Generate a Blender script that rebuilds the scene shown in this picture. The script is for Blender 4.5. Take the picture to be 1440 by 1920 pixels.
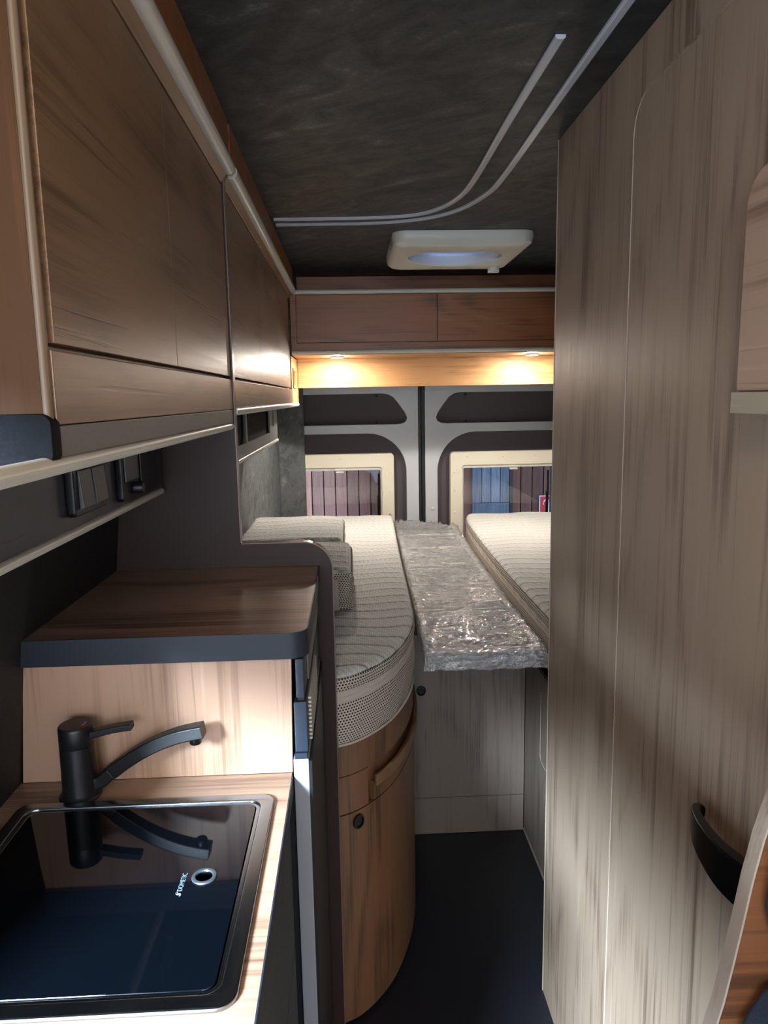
import bpy, bmesh, math, random
from mathutils import Vector, Matrix, noise
random.seed(7)
PI = math.pi
SC = bpy.context.scene
COL = SC.collection
for o in list(bpy.data.objects):
    bpy.data.objects.remove(o)

# ---------------------------------------------------------------- camera
cam_d = bpy.data.cameras.new('camera')
cam_d.sensor_fit = 'HORIZONTAL'
cam_d.sensor_width = 36.0
cam_d.lens = 36.0 * 1355.68 / 1440.0
cam_d.clip_start = 0.02
cam = bpy.data.objects.new('camera', cam_d)
COL.objects.link(cam)
_r = Vector((0.99872012, -0.04752992, -0.01729272))
_u = Vector((0.02444714, 0.15433543, 0.98771601))
_f = Vector((0.04427718, 0.9868746, -0.15529987))
cam.matrix_world = Matrix(((_r.x, _u.x, -_f.x, 0), (_r.y, _u.y, -_f.y, 0), (_r.z, _u.z, -_f.z, 1.6), (0, 0, 0, 1)))
SC.camera = cam

# ---------------------------------------------------------------- world, lights, exposure
W = bpy.data.worlds.new('world'); SC.world = W; W.use_nodes = True
bg = W.node_tree.nodes['Background']
bg.inputs[0].default_value = (0.62, 0.76, 1.0, 1); bg.inputs[1].default_value = 2.2
vs = SC.view_settings
vs.view_transform = 'Standard'; vs.look = 'None'; vs.gamma = 1; vs.use_curve_mapping = False
vs.exposure = 0.0

def area(name, loc, look, sx, sy, power, col, spread=180):
    d = bpy.data.lights.new(name, 'AREA'); d.shape = 'RECTANGLE'; d.size = sx; d.size_y = sy
    d.energy = power; d.color = col; d.spread = math.radians(spread)
    o = bpy.data.objects.new(name, d); COL.objects.link(o); o.location = loc
    o.rotation_euler = (Vector(look) - Vector(loc)).to_track_quat('-Z', 'Y').to_euler()
    return o
area('side_window_daylight', (-2.3, -3.2, 3.35), (0.3, 1.0, 0.7), 1.5, 0.8, 3900.0, (0.64, 0.82, 1.0))
area('cab_windscreen_daylight', (-0.30, -1.30, 1.62), (0.45, 0.9, 1.50), 1.0, 0.7, 36.0, (0.84, 0.91, 1.0))
area('cab_ceiling_lamp_light', (-0.15, -0.25, 2.14), (0.0, 0.15, 0.0), 0.30, 0.30, 9.0, (1.0, 0.76, 0.52))

# ---------------------------------------------------------------- node helpers
def newmat(name):
    m = bpy.data.materials.new(name); m.use_nodes = True
    nt = m.node_tree; b = nt.nodes['Principled BSDF']
    return m, nt, b
class NT:
    def __init__(s, nt): s.nt = nt
    def n(s, t, **k):
        x = s.nt.nodes.new(t)
        for a, v in k.items(): setattr(x, a, v)
        return x
    def l(s, a, b): s.nt.links.new(a, b)
    def val(s, sock, v):
        if hasattr(v, 'is_output'): s.l(v, sock)
        else: sock.default_value = v
    def math(s, op, a, b=0.0, c=0.0, clamp=False):
        x = s.n('ShaderNodeMath', operation=op, use_clamp=clamp)
        s.val(x.inputs[0], a); s.val(x.inputs[1], b); s.val(x.inputs[2], c)
        return x.outputs[0]
    def mapping(s, vec, scale=(1, 1, 1), loc=(0, 0, 0), rot=(0, 0, 0)):
        x = s.n('ShaderNodeMapping'); s.l(vec, x.inputs[0])
        x.inputs[1].default_value = loc; x.inputs[2].default_value = rot; x.inputs[3].default_value = scale
        return x.outputs[0]
    def noise(s, vec, scale=1, detail=3, rough=0.5, dist=0.0):
        x = s.n('ShaderNodeTexNoise'); s.l(vec, x.inputs['Vector'])
        x.inputs['Scale'].default_value = scale; x.inputs['Detail'].default_value = detail
        x.inputs['Roughness'].default_value = rough; x.inputs['Distortion'].default_value = dist
        return x.outputs[0]
    def ramp(s, fac, pts):
        x = s.n('ShaderNodeValToRGB'); s.l(fac, x.inputs[0]); e = x.color_ramp.elements
        while len(e) < len(pts): e.new(0.5)
        for el, (p, c) in zip(e, pts):
            el.position = p; el.color = (*c, 1) if len(c) == 3 else c
        return x.outputs[0]
    def rng(s, v, a, b, c, d, smooth=False):
        x = s.n('ShaderNodeMapRange'); s.val(x.inputs[0], v)
        if smooth: x.interpolation_type = 'SMOOTHSTEP'
        for i, q in enumerate((a, b, c, d)): x.inputs[i + 1].default_value = q
        return x.outputs[0]
    def mix(s, f, a, b, mode='MIX'):
        x = s.n('ShaderNodeMix', data_type='RGBA', blend_type=mode)
        s.val(x.inputs[0], f); s.val(x.inputs[6], a if hasattr(a, 'is_output') else (*a, 1)); s.val(x.inputs[7], b if hasattr(b, 'is_output') else (*b, 1))
        return x.outputs[2]
    def bump(s, h, strength, dist):
        x = s.n('ShaderNodeBump'); s.l(h, x.inputs['Height'])
        x.inputs['Strength'].default_value = strength; x.inputs['Distance'].default_value = dist
        return x.outputs[0]

def hexc(h):
    h = h.lstrip('#'); v = [int(h[i:i + 2], 16) / 255 for i in (0, 2, 4)]
    return tuple(c / 12.92 if c <= 0.04045 else ((c + 0.055) / 1.055) ** 2.4 for c in v)

def wood(name, axis='Z', light='#b5977c', base='#9c7c62', dark='#6b4f3d', rough=0.42, seed=0.0, fig=9.0, tilt=0.0):
    """acacia-like laminate: figure from contour lines of a stretched noise, fine pores and dark splits"""
    m, nt, b = newmat(name); N = NT(nt)
    co = N.n('ShaderNodeTexCoord').outputs['Object']
    i = 'XYZ'.index(axis)
    def sc(c, g): v = [c, c, c]; v[i] = g; return tuple(v)
    rot = {'X': (0, tilt, 0), 'Y': (tilt, 0, 0), 'Z': (tilt, tilt, 0)}[axis]
    if tilt: co = N.mapping(co, rot=rot)
    low = N.noise(N.mapping(co, sc(3.2, 0.75), (seed, seed * 1.7, seed * 0.6)), 1, 2.5, 0.5, 0.35)
    ring = N.math('FRACT', N.math('MULTIPLY', low, fig))
    ring = N.math('ABSOLUTE', N.math('SUBTRACT', ring, 0.5))          # 0..0.5
    streak = N.noise(N.mapping(co, sc(85, 1.3), (seed, 0, seed)), 1, 6, 0.68, 0.3)
    fine = N.noise(N.mapping(co, sc(260, 7)), 1, 2, 0.6)
    broad = N.noise(N.mapping(co, sc(9, 0.8), (seed * 2, seed, 0)), 1, 3, 0.55, 0.6)
    t = N.math('ADD', N.math('MULTIPLY', ring, 0.45), N.math('MULTIPLY', streak, 0.95))
    t = N.math('ADD', t, N.math('MULTIPLY', broad, 0.55))
    t = N.math('ADD', t, N.math('MULTIPLY', fine, 0.22))
    col = N.ramp(N.rng(t, 0.72, 1.42, 0, 1), [(0.0, hexc(dark)), (0.36, hexc(base)), (0.62, hexc(base)), (1.0, hexc(light))])
    cr = N.noise(N.mapping(co, sc(75, 1.5), (seed * 3, seed, 4)), 1, 4, 0.6, 0.8)
    crack = N.math('MULTIPLY', N.rng(cr, 0.60, 0.68, 0, 1, True), N.rng(broad, 0.40, 0.62, 0.25, 1))
    col = N.mix(N.math('MULTIPLY', crack, 0.45), col, tuple(c * 0.45 for c in hexc(dark)))
    N.l(col, b.inputs['Base Color'])
    N.l(N.math('ADD', N.math('MULTIPLY', streak, 0.14), rough - 0.07), b.inputs['Roughness'])
    h = N.math('SUBTRACT', N.math('MULTIPLY', streak, 0.5), crack)
    N.l(N.bump(h, 0.10, 0.002), b.inputs['Normal'])
    return m

def plain(name, col, rough=0.5, metal=0.0, spec=0.5, bump=0.0, bscale=300, coat=0.0):
    m, nt, b = newmat(name)
    c = hexc(col) if isinstance(col, str) else col
    b.inputs['Base Color'].default_value = (*c, 1)
    b.inputs['Roughness'].default_value = rough; b.inputs['Metallic'].default_value = metal
    b.inputs['Specular IOR Level'].default_value = spec
    b.inputs['Coat Weight'].default_value = coat
    N = NT(nt); co = N.n('ShaderNodeTexCoord').outputs['Object']
    nn = N.noise(co, bscale, 2, 0.5)
    N.l(N.rng(nn, 0.3, 0.7, rough * 0.92, min(1, rough * 1.08)), b.inputs['Roughness'])
    if bump: N.l(N.bump(nn, bump, 0.001), b.inputs['Normal'])
    return m

def mottled(name, a, bcol, c, scale=3.0, rough=0.8, seed=0.0):
    """flecked suede wall covering with soft swipes"""
    m, nt, b = newmat(name); N = NT(nt)
    co = N.n('ShaderNodeTexCoord').outputs['Object']
    co = N.mapping(co, loc=(seed, seed, seed), rot=(0.5, 0.3, 0.7))
    n1 = N.noise(N.mapping(co, (1, 2.6, 1.8)), scale * 1.6, 5, 0.6, 1.8)
    n2 = N.noise(co, scale * 4, 6, 0.65, 1.0)
    n3 = N.noise(co, 130, 3, 0.7)
    t = N.math('ADD', N.math('MULTIPLY', n1, 0.75), N.math('MULTIPLY', n2, 0.35))
    t = N.math('ADD', t, N.math('MULTIPLY', N.math('SUBTRACT', n3, 0.5), 0.30))
    col = N.ramp(t, [(0.40, hexc(a)), (0.56, hexc(bcol)), (0.66, hexc(bcol)), (0.76, hexc(c))])
    N.l(col, b.inputs['Base Color'])
    N.l(N.rng(t, 0.45, 0.75, rough, rough - 0.18), b.inputs['Roughness'])
    N.l(N.bump(n3, 0.25, 0.001), b.inputs['Normal'])
    b.inputs['Specular IOR Level'].default_value = 0.35
    return m

# woods
M = {}
M['wall_wood'] = wood('wood_wall_vertical', 'Z', '#b5a18e', '#9d8773', '#6c5848', 0.40, 1.3, 7)
M['splash_wood'] = wood('wood_splash', 'Z', '#c4a48c', '#b08d74', '#8b6a53', 0.42, 4.1, 6)
M['top_wood'] = wood('wood_worktop', 'X', '#b99a82', '#a08069', '#6f5443', 0.38, 2.2, 8)
M['fridge_wood'] = wood('wood_fridge_top', 'X', '#b59079', '#9c7a66', '#654a3c', 0.30, 7.7, 9, 0.0)
M['cab_wood'] = wood('wood_overhead_side', 'Y', '#a48468', '#8a6c50', '#644a36', 0.38, 3.4, 6)
M['cabx_wood'] = wood('wood_overhead_rear', 'X', '#b07a4a', '#945d36', '#5e381f', 0.42, 5.2, 9)
M['board_wood'] = wood('wood_light_board', 'X', '#c99f72', '#b68858', '#8e663f', 0.55, 6.6, 14)
M['bed_wood'] = wood('wood_bed_base', 'Z', '#855d3e', '#6e4b32', '#452f20', 0.45, 8.8, 7)
M['box_wood'] = wood('wood_box', 'Z', '#94857a', '#7a6c60', '#564a40', 0.45, 9.9, 8)
M['edge_wood'] = wood('wood_pale_edge', 'Z', '#b5a592', '#a09080', '#7a6858', 0.45, 2.9, 6)
M['wallcab_wood'] = wood('wood_wall_cabinet', 'Y', '#c0a48e', '#a68a76', '#7e6656', 0.42, 4.9, 7)
M['bench_wood'] = wood('wood_bench', 'X', '#8c5834', '#744727', '#4e2e18', 0.5, 1.9, 10)
M['cab_edge'] = wood('wood_dark_edge', 'Z', '#86705c', '#74604e', '#54442f', 0.45, 2.9, 6)
M['end_wood'] = wood('wood_end_panel', 'Z', '#5c3d26', '#47301e', '#2e1d11', 0.6, 5.5, 7)
M['end_wood'].node_tree.nodes['Principled BSDF'].inputs['Specular IOR Level'].default_value = 0.12
# paints, plastics
M['white_trim'] = plain('white_trim', '#c9c6ba', 0.35)
M['grey_trim'] = plain('grey_lip', '#6c6a64', 0.5)
M['charcoal'] = plain('charcoal_laminate', '#34333a', 0.38, bump=0.05)
M['charcoal_dark'] = plain('charcoal_wall', '#1b1a1b', 0.6)
M['partition'] = plain('partition_laminate', '#372a25', 0.42, spec=0.18, bump=0.05)
M['partition_edge'] = plain('partition_edge', '#6e574c', 0.3)
M['black'] = plain('black_plastic', '#08080a', 0.34, spec=0.3)
M['black_matte'] = plain('black_matte', '#121214', 0.42)
M['band'] = plain('slate_edge_band', '#23272f', 0.45, spec=0.3)
M['blueblack'] = plain('blue_black_plastic', '#1d2632', 0.4, spec=0.3)
M['fridge_grey'] = plain('fridge_door_edge', '#83858a', 0.45)
M['niche_black'] = plain('niche_black', '#020202', 0.8, spec=0.1)
M['niche_grey'] = plain('niche_grey', '#6d6d6b', 0.45)
M['cap_black'] = plain('end_cap_black', '#0d0f14', 0.7, spec=0.12)
M['rocker'] = plain('rocker_grey', '#4a4b4c', 0.45)
M['steel'] = plain('brushed_steel', '#8f9499', 0.22, metal=1.0)
M['ceil'] = mottled('ceiling_fabric', '#181c1e', '#23282a', '#454c50', 2.6, 0.6)
M['wallfab'] = mottled('wall_fabric', '#46484a', '#5c5f60', '#868989', 4.0, 0.75, 3.0)
M['vent_white'] = plain('vent_cream_plastic', '#d2cfc4', 0.4)
M['strip'] = plain('ceiling_strip_plastic', '#b4b8bc', 0.3)
M['doorpaint'] = plain('van_door_paint', '#b9bdc0', 0.35, bump=0.08, bscale=60)
M['inset'] = plain('door_inset_fabric', '#4b4549', 0.8, bump=0.15, bscale=500)
M['seal'] = plain('rubber_seal', '#0d0e10', 0.5)
M['cream'] = plain('cream_window_frame', '#ddd6c2', 0.45)
M['floor'] = plain('floor_vinyl', '#15161c', 0.42, bump=0.1, bscale=900)
M['cushion_blue'] = plain('seat_upholstery', '#232b3c', 0.9, bump=0.4, bscale=700)
M['red_sign'] = plain('sign_red', '#b81524', 0.4)
M['white_sign'] = plain('sign_white', '#e8e8e8', 0.4)
M['red_dot'] = plain('mark_red', '#c02018', 0.4)
M['blue_dot'] = plain('mark_blue', '#3060b0', 0.4)
M['print'] = plain('print_white', '#66747f', 0.5)
M['rail_wood'] = plain('slat_frame_grey', '#a5a39c', 0.45)
M['asphalt'] = plain('yard_ground', '#6d6a66', 0.9)

def planks_mat(name, a, b2, c):
    m, nt, b = newmat(name); N = NT(nt)
    co = N.n('ShaderNodeTexCoord').outputs['Object']
    oi = N.n('ShaderNodeObjectInfo').outputs['Random']
    s = N.noise(N.mapping(co, (60, 60, 3)), 1, 4, 0.6, 0.4)
    t = N.math('ADD', N.math('MULTIPLY', s, 0.8), N.math('MULTIPLY', oi, 0.35))
    N.l(N.ramp(t, [(0.3, hexc(a)), (0.55, hexc(b2)), (0.85, hexc(c))]), b.inputs['Base Color'])
    b.inputs['Roughness'].default_value = 0.65
    return m
M['plank'] = planks_mat('red_brown_planks', '#43291f', '#6d453a', '#8e6050')
M['plank_blue'] = planks_mat('blue_planks', '#46525e', '#637280', '#8494a2')

# glass
def glassy(name, tint, fac, rough):
    m, nt, b = newmat(name); N = NT(nt); out = nt.nodes['Material Output']
    tr = N.n('ShaderNodeBsdfTransparent'); tr.inputs[0].default_value = (*tint, 1)
    gl = N.n('ShaderNodeBsdfGlossy'); gl.inputs['Roughness'].default_value = rough
    fr = N.n('ShaderNodeFresnel'); fr.inputs[0].default_value = 1.45
    mx = N.n('ShaderNodeMixShader')
    N.l(N.math('MULTIPLY', fr.outputs[0], fac), mx.inputs[0]); N.l(tr.outputs[0], mx.inputs[1]); N.l(gl.outputs[0], mx.inputs[2])
    N.l(mx.outputs[0], out.inputs[0]); nt.nodes.remove(b)
    return m
M['glass'] = glassy('window_acrylic', (0.92, 0.93, 0.95), 1.6, 0.02)
m, nt, b = newmat('sink_lid_glass'); N = NT(nt)
co = N.n('ShaderNodeTexCoord').outputs['Object']
du = N.noise(co, 420, 2, 0.9); dl = N.noise(co, 22, 3, 0.6, 1.0)
spk = N.math('MULTIPLY', N.rng(du, 0.74, 0.80, 0, 1), N.rng(dl, 0.45, 0.65, 0, 1))
N.l(N.mix(spk, (0.0012, 0.002, 0.0035), (0.07, 0.08, 0.09)), b.inputs['Base Color'])
N.l(N.math('ADD', N.math('MULTIPLY', spk, 0.4), 0.035), b.inputs['Roughness'])
b.inputs['Specular IOR Level'].default_value = 0.55
M['lid'] = m
m, nt, b = newmat('vent_milky_lens'); N = NT(nt)
b.inputs['Base Color'].default_value = (0.75, 0.83, 0.95, 1); b.inputs['Roughness'].default_value = 0.3
tl = N.n('ShaderNodeBsdfTranslucent'); tl.inputs[0].default_value = (0.7, 0.8, 0.98, 1)
mx = N.n('ShaderNodeMixShader'); mx.inputs[0].default_value = 0.55
N.l(b.outputs[0], mx.inputs[1]); N.l(tl.outputs[0], mx.inputs[2]); N.l(mx.outputs[0], nt.nodes['Material Output'].inputs[0])
M['lens'] = m
def emis(name, col, st):
    m, nt, b = newmat(name)
    b.inputs['Emission Color'].default_value = (*col, 1); b.inputs['Emission Strength'].default_value = st
    return m
M['led'] = emis('led_disc', (1.0, 0.90, 0.72), 14)

# knitted mattress fabric (top) and spacer mesh (border)
m, nt, b = newmat('quilted_knit'); N = NT(nt)
co = N.n('ShaderNodeTexCoord').outputs['Object']
w1 = N.n('ShaderNodeTexWave', wave_type='BANDS', bands_direction='DIAGONAL'); N.l(N.mapping(co, (1, 1.15, 0)), w1.inputs[0]); w1.inputs['Scale'].default_value = 26; w1.inputs['Distortion'].default_value = 1.2; w1.inputs['Detail'].default_value = 1
w2 = N.n('ShaderNodeTexWave', wave_type='BANDS', bands_direction='X'); N.l(N.mapping(co, (1, 0.3, 0)), w2.inputs[0]); w2.inputs['Scale'].default_value = 60; w2.inputs['Distortion'].default_value = 1
kn = N.noise(co, 900, 2, 0.6)
hh = N.math('ADD', N.math('MULTIPLY', N.math('MULTIPLY', w1.outputs['Fac'], w2.outputs['Fac']), 0.8), N.math('MULTIPLY', kn, 0.3))
atn = N.n('ShaderNodeAttribute', attribute_name='groove_tone')
kc_ = N.mix(N.rng(hh, 0.0, 0.7, 0, 1), hexc('#b9b7b1'), hexc('#d9d8d3'))
N.l(N.mix(N.math('MULTIPLY', atn.outputs['Fac'], 0.85), kc_, hexc('#6e6a62')), b.inputs['Base Color'])  # fabric colour goes darker along the quilt grooves
b.inputs['Roughness'].default_value = 0.95; b.inputs['Specular IOR Level'].default_value = 0.15
b.inputs['Sheen Weight'].default_value = 0.15
N.l(N.bump(hh, 0.55, 0.002), b.inputs['Normal'])
M['knit'] = m
m, nt, b = newmat('spacer_mesh'); N = NT(nt)
uv = N.n('ShaderNodeTexCoord').outputs['UV']
sx = N.n('ShaderNodeSeparateXYZ'); N.l(N.mapping(uv, (125, 150, 1)), sx.inputs[0])
row = N.math('FLOOR', sx.outputs[1]); odd = N.math('MULTIPLY', N.math('MODULO', row, 2.0), 0.5)
fx = N.math('SUBTRACT', N.math('FRACT', N.math('ADD', sx.outputs[0], odd)), 0.5)
fy = N.math('SUBTRACT', N.math('FRACT', sx.outputs[1]), 0.5)
dd = N.math('SQRT', N.math('ADD', N.math('MULTIPLY', fx, fx), N.math('MULTIPLY', fy, fy)))
hole = N.rng(dd, 0.24, 0.36, 1, 0, True)
N.l(N.mix(hole, hexc('#bdb3a6'), hexc('#1e1b19')), b.inputs['Base Color'])
b.inputs['Roughness'].default_value = 0.9; b.inputs['Specular IOR Level'].default_value = 0.2
N.l(N.bump(N.math('SUBTRACT', 1.0, hole), 0.6, 0.002), b.inputs['Normal'])
M['mesh'] = m
M['tape'] = plain('beige_side_tape', '#b9ada2', 0.9, bump=0.2, bscale=900)
# cling film
m, nt, b = newmat('cling_film'); N = NT(nt)
out = nt.nodes['Material Output']
co = N.n('ShaderNodeTexCoord').outputs['Object']
f1 = N.noise(N.mapping(co, (14, 90, 30), rot=(0, 0, 0.16)), 1, 5, 0.7, 1.2)
f2 = N.noise(N.mapping(co, (60, 110, 60), rot=(0, 0, -0.2)), 1, 4, 0.75, 1.5)
rid = N.math('ABSOLUTE', N.math('SUBTRACT', f1, 0.5))
f3 = N.noise(co, 210, 2, 0.6)
hh = N.math('ADD', N.math('MULTIPLY', rid, -2.4), N.math('MULTIPLY', f2, 0.8))
hh = N.math('ADD', hh, N.math('MULTIPLY', f3, 0.5))
bn = N.bump(hh, 1.0, 0.006)
gl = N.n('ShaderNodeBsdfGlossy'); gl.inputs['Roughness'].default_value = 0.15; gl.inputs[0].default_value = (1, 1, 1, 1); N.l(bn, gl.inputs['Normal'])
tr = N.n('ShaderNodeBsdfTransparent'); tr.inputs[0].default_value = (0.86, 0.87, 0.87, 1)
mx = N.n('ShaderNodeMixShader')
fac = N.math('ADD', 0.50, N.rng(rid, 0.0, 0.06, 0.40, 0.0))
N.l(fac, mx.inputs[0]); N.l(tr.outputs[0], mx.inputs[1]); N.l(gl.outputs[0], mx.inputs[2])
N.l(mx.outputs[0], out.inputs[0]); nt.nodes.remove(b)
dfz = N.n('ShaderNodeBsdfDiffuse'); dfz.inputs[0].default_value = (0.85, 0.86, 0.87, 1)
mx2 = N.n('ShaderNodeMixShader'); N.l(N.rng(rid, 0.0, 0.03, 0.40, 0.02), mx2.inputs[0]); N.l(mx.outputs[0], mx2.inputs[1]); N.l(dfz.outputs[0], mx2.inputs[2]); N.l(mx2.outputs[0], out.inputs[0])
M['film'] = m

# ---------------------------------------------------------------- mesh helpers
class MB:
    def __init__(s): s.bm = bmesh.new(); s.uv = None
    def _face(s, vs):
        try: return s.bm.faces.new(vs)
        except ValueError: return None
    def box(s, x0, x1, y0, y1, z0, z1):
        v = [s.bm.verts.new((x, y, z)) for x in (x0, x1) for y in (y0, y1) for z in (z0, z1)]
        for f in ((0, 1, 3, 2), (4, 6, 7, 5), (0, 4, 5, 1), (2, 3, 7, 6), (0, 2, 6, 4), (1, 5, 7, 3)): s._face([v[i] for i in f])
        return s
    def prism(s, poly, axis, a, b):
        def P(p, w):
            return {'X': (w, p[0], p[1]), 'Y': (p[0], w, p[1]), 'Z': (p[0], p[1], w)}[axis]
        va = [s.bm.verts.new(P(p, a)) for p in poly]; vb = [s.bm.verts.new(P(p, b)) for p in poly]
        n = len(poly); s._face(va); s._face(list(reversed(vb)))
        for i in range(n): s._face([va[i], vb[i], vb[(i + 1) % n], va[(i + 1) % n]])
        return s
    def tube(s, pts, r, seg=12, cap=True, sy=1.0, up=(0, 0, 1)):
        rs = r if isinstance(r, (list, tuple)) else [r] * len(pts)
        pts = [Vector(p) for p in pts]; rings = []
        for i, p in enumerate(pts):
            t = (pts[min(i + 1, len(pts) - 1)] - pts[max(i - 1, 0)]).normalized()
            u = Vector(up); 
            if abs(t.dot(u)) > 0.98: u = Vector((1, 0, 0))
            a = t.cross(u).normalized(); c = a.cross(t).normalized()
            rings.append([s.bm.verts.new(p + a * rs[i] * math.cos(2 * PI * k / seg) + c * rs[i] * sy * math.sin(2 * PI * k / seg)) for k in range(seg)])
        for A, B in zip(rings, rings[1:]):
            for k in range(seg): s._face([A[k], A[(k + 1) % seg], B[(k + 1) % seg], B[k]])
        if cap: s._face(list(reversed(rings[0]))); s._face(rings[-1])
        return s
    def sweep(s, pts, prof):
        """prof: list per point of 2D offsets (a: sideways, c: up)"""
        pts = [Vector(p) for p in pts]; rings = []
        for i, p in enumerate(pts):
            t = (pts[min(i + 1, len(pts) - 1)] - pts[max(i - 1, 0)]).normalized()
            a = t.cross(Vector((0, 0, 1))).normalized(); c = a.cross(t).normalized()
            rings.append([s.bm.verts.new(p + a * x + c * y) for x, y in prof[i]])
        n = len(prof[0])
        for A, B in zip(rings, rings[1:]):
            for k in range(n): s._face([A[k], A[(k + 1) % n], B[(k + 1) % n], B[k]])
        s._face(list(reversed(rings[0]))); s._face(rings[-1])
        return s
    def lathe(s, prof, c=(0, 0, 0), axis='Z', seg=32, cap=True):
        rings = []
        for r, h in prof:
            ring = []
            for k in range(seg):
                x, y = r * math.cos(2 * PI * k / seg), r * math.sin(2 * PI * k / seg)
                p = {'Z': (x, y, h), 'X': (h, x, y), 'Y': (x, h, y)}[axis]
                ring.append(s.bm.verts.new(Vector(c) + Vector(p)))
            rings.append(ring)
        for A, B in zip(rings, rings[1:]):
            for k in range(seg): s._face([A[k], A[(k + 1) % seg], B[(k + 1) % seg], B[k]])
        if cap: s._face(list(reversed(rings[0]))); s._face(rings[-1])
        return s
    def sheet(s, rows, uvs=None):
        """grid of points; optional uv per point"""
        vr = [[s.bm.verts.new(p) for p in r] for r in rows]
        if uvs and s.uv is None: s.uv = s.bm.loops.layers.uv.new('UVMap')
        for i in range(len(vr) - 1):
            for j in range(len(vr[0]) - 1):
                f = s._face([vr[i][j], vr[i][j + 1], vr[i + 1][j + 1], vr[i + 1][j]])
                if uvs and f:
                    for lp, (a, b) in zip(f.loops, ((i, j), (i, j + 1), (i + 1, j + 1), (i + 1, j))): lp[s.uv].uv = uvs[a][b]
        return s
    def build(s, name, mat, parent=None, bevel=0.0, seg=2, smooth=False, angle=30, **tags):
        bm = s.bm
        bmesh.ops.recalc_face_normals(bm, faces=bm.faces)
        if bevel:
            es = [e for e in bm.edges if len(e.link_faces) == 2 and e.calc_face_angle(0) > math.radians(angle)]
            bmesh.ops.bevel(bm, geom=es, offset=bevel, segments=seg, profile=0.5, affect='EDGES', clamp_overlap=True)
        me = bpy.data.meshes.new(name); bm.to_mesh(me); bm.free()
        return link(name, me, mat, parent, smooth or bool(bevel), wn=bool(bevel), **tags)

def link(name, me, mat, parent=None, smooth=False, wn=False, **tags):
    if parent is not None: me.transform(Matrix.Translation(-wloc(parent)))
    o = bpy.data.objects.new(name, me); COL.objects.link(o)
    if mat: me.materials.append(M[mat] if isinstance(mat, str) else mat)
    if smooth:
        for p in me.polygons: p.use_smooth = True
        try: me.set_sharp_from_angle(angle=math.radians(35))
        except Exception: pass
    if wn:
        w = o.modifiers.new('weighted', 'WEIGHTED_NORMAL'); w.keep_sharp = True; w.weight = 90
    if parent is not None: o.parent = parent
    for k, v in tags.items(): o[k] = v
    return o
def wloc(o):
    v = Vector(o.location)
    while o.parent: o = o.parent; v = v + Vector(o.location)
    return v
def thing(name, label, cat, loc=(0, 0, 0), group=None):
    o = bpy.data.objects.new(name, None); COL.objects.link(o); o.location = loc; o.empty_display_size = 0.05
    o['label'] = label; o['category'] = cat
    if group: o['group'] = group
    return o
def setting(name, loc=(0, 0, 0)):
    o = bpy.data.objects.new(name, None); COL.objects.link(o); o.location = loc; o['kind'] = 'structure'; o.empty_display_size = 0.05
    return o
def tag(o, label, cat, group=None):
    o['label'] = label; o['category'] = cat
    if group: o['group'] = group
    return o

def rrect(x0, x1, y0, y1, r, n=6, rs=None):
    """rounded rectangle, rs = radii for corners (x1y1, x0y1, x0y0, x1y0)"""
    rs = rs or (r, r, r, r); out = []
    for (cx, cy, a0), rr in zip(((x1, y1, 0), (x0, y1, 90), (x0, y0, 180), (x1, y0, 270)), rs):
        sx = -1 if cx == x1 else 1; sy = -1 if cy == y1 else 1
        if rr <= 0: out.append((cx, cy)); continue
        for k in range(n + 1):
            a = math.radians(a0 + 90 * k / n)
            out.append((cx + sx * rr + rr * math.cos(a), cy + sy * rr + rr * math.sin(a)))
    return out
def ellipse(cx, cy, rx, ry, n=48): return [(cx + rx * math.cos(2 * PI * k / n), cy + ry * math.sin(2 * PI * k / n)) for k in range(n)]

def plate(name, outer, holes, axis, a, b, mat, parent=None, bevel=0.0, smooth=True, **tags):
    """flat plate with holes, between a and b on the axis, built from a filled 2D curve"""
    cu = bpy.data.curves.new('tmp', 'CURVE'); cu.dimensions = '2D'; cu.fill_mode = 'BOTH'
    for poly in [outer] + holes:
        sp = cu.splines.new('POLY'); sp.points.add(len(poly) - 1); sp.use_cyclic_u = True
        for p, q in zip(sp.points, poly): p.co = (q[0], q[1], 0, 1)
    cu.extrude = abs(b - a) / 2 - bevel; cu.bevel_depth = bevel; cu.bevel_resolution = 1; cu.offset = -bevel
    ob = bpy.data.objects.new('tmp', cu); COL.objects.link(ob)
    bpy.context.view_layer.update()
    me = bpy.data.meshes.new_from_object(ob.evaluated_get(bpy.context.evaluated_depsgraph_get()))
    bpy.data.objects.remove(ob); bpy.data.curves.remove(cu)
    mid = (a + b) / 2
    for v in me.vertices:
        x, y, z = v.co
        v.co = {'X': (z + mid, x, y), 'Y': (x, z + mid, y), 'Z': (x, y, z + mid)}[axis]
    bm = bmesh.new(); bm.from_mesh(me)
    bmesh.ops.remove_doubles(bm, verts=bm.verts, dist=1e-5); bmesh.ops.recalc_face_normals(bm, faces=bm.faces); bm.to_mesh(me); bm.free()
    me.name = name; me.materials.clear()
    return link(name, me, mat, parent, smooth, wn=bool(bevel), **tags)
def text_mesh(name, s, size, mat, mw, parent=None, depth=0.0002, **tags):
    cu = bpy.data.curves.new('tmp', 'FONT'); cu.body = s; cu.size = size; cu.extrude = depth; cu.align_x = 'LEFT'
    ob = bpy.data.objects.new('tmp', cu); COL.objects.link(ob); bpy.context.view_layer.update()
    me = bpy.data.meshes.new_from_object(ob.evaluated_get(bpy.context.evaluated_depsgraph_get()))
    bpy.data.objects.remove(ob); me.transform(mw); me.materials.clear(); me.name = name
    return link(name, me, mat, parent, False, **tags)
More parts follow.
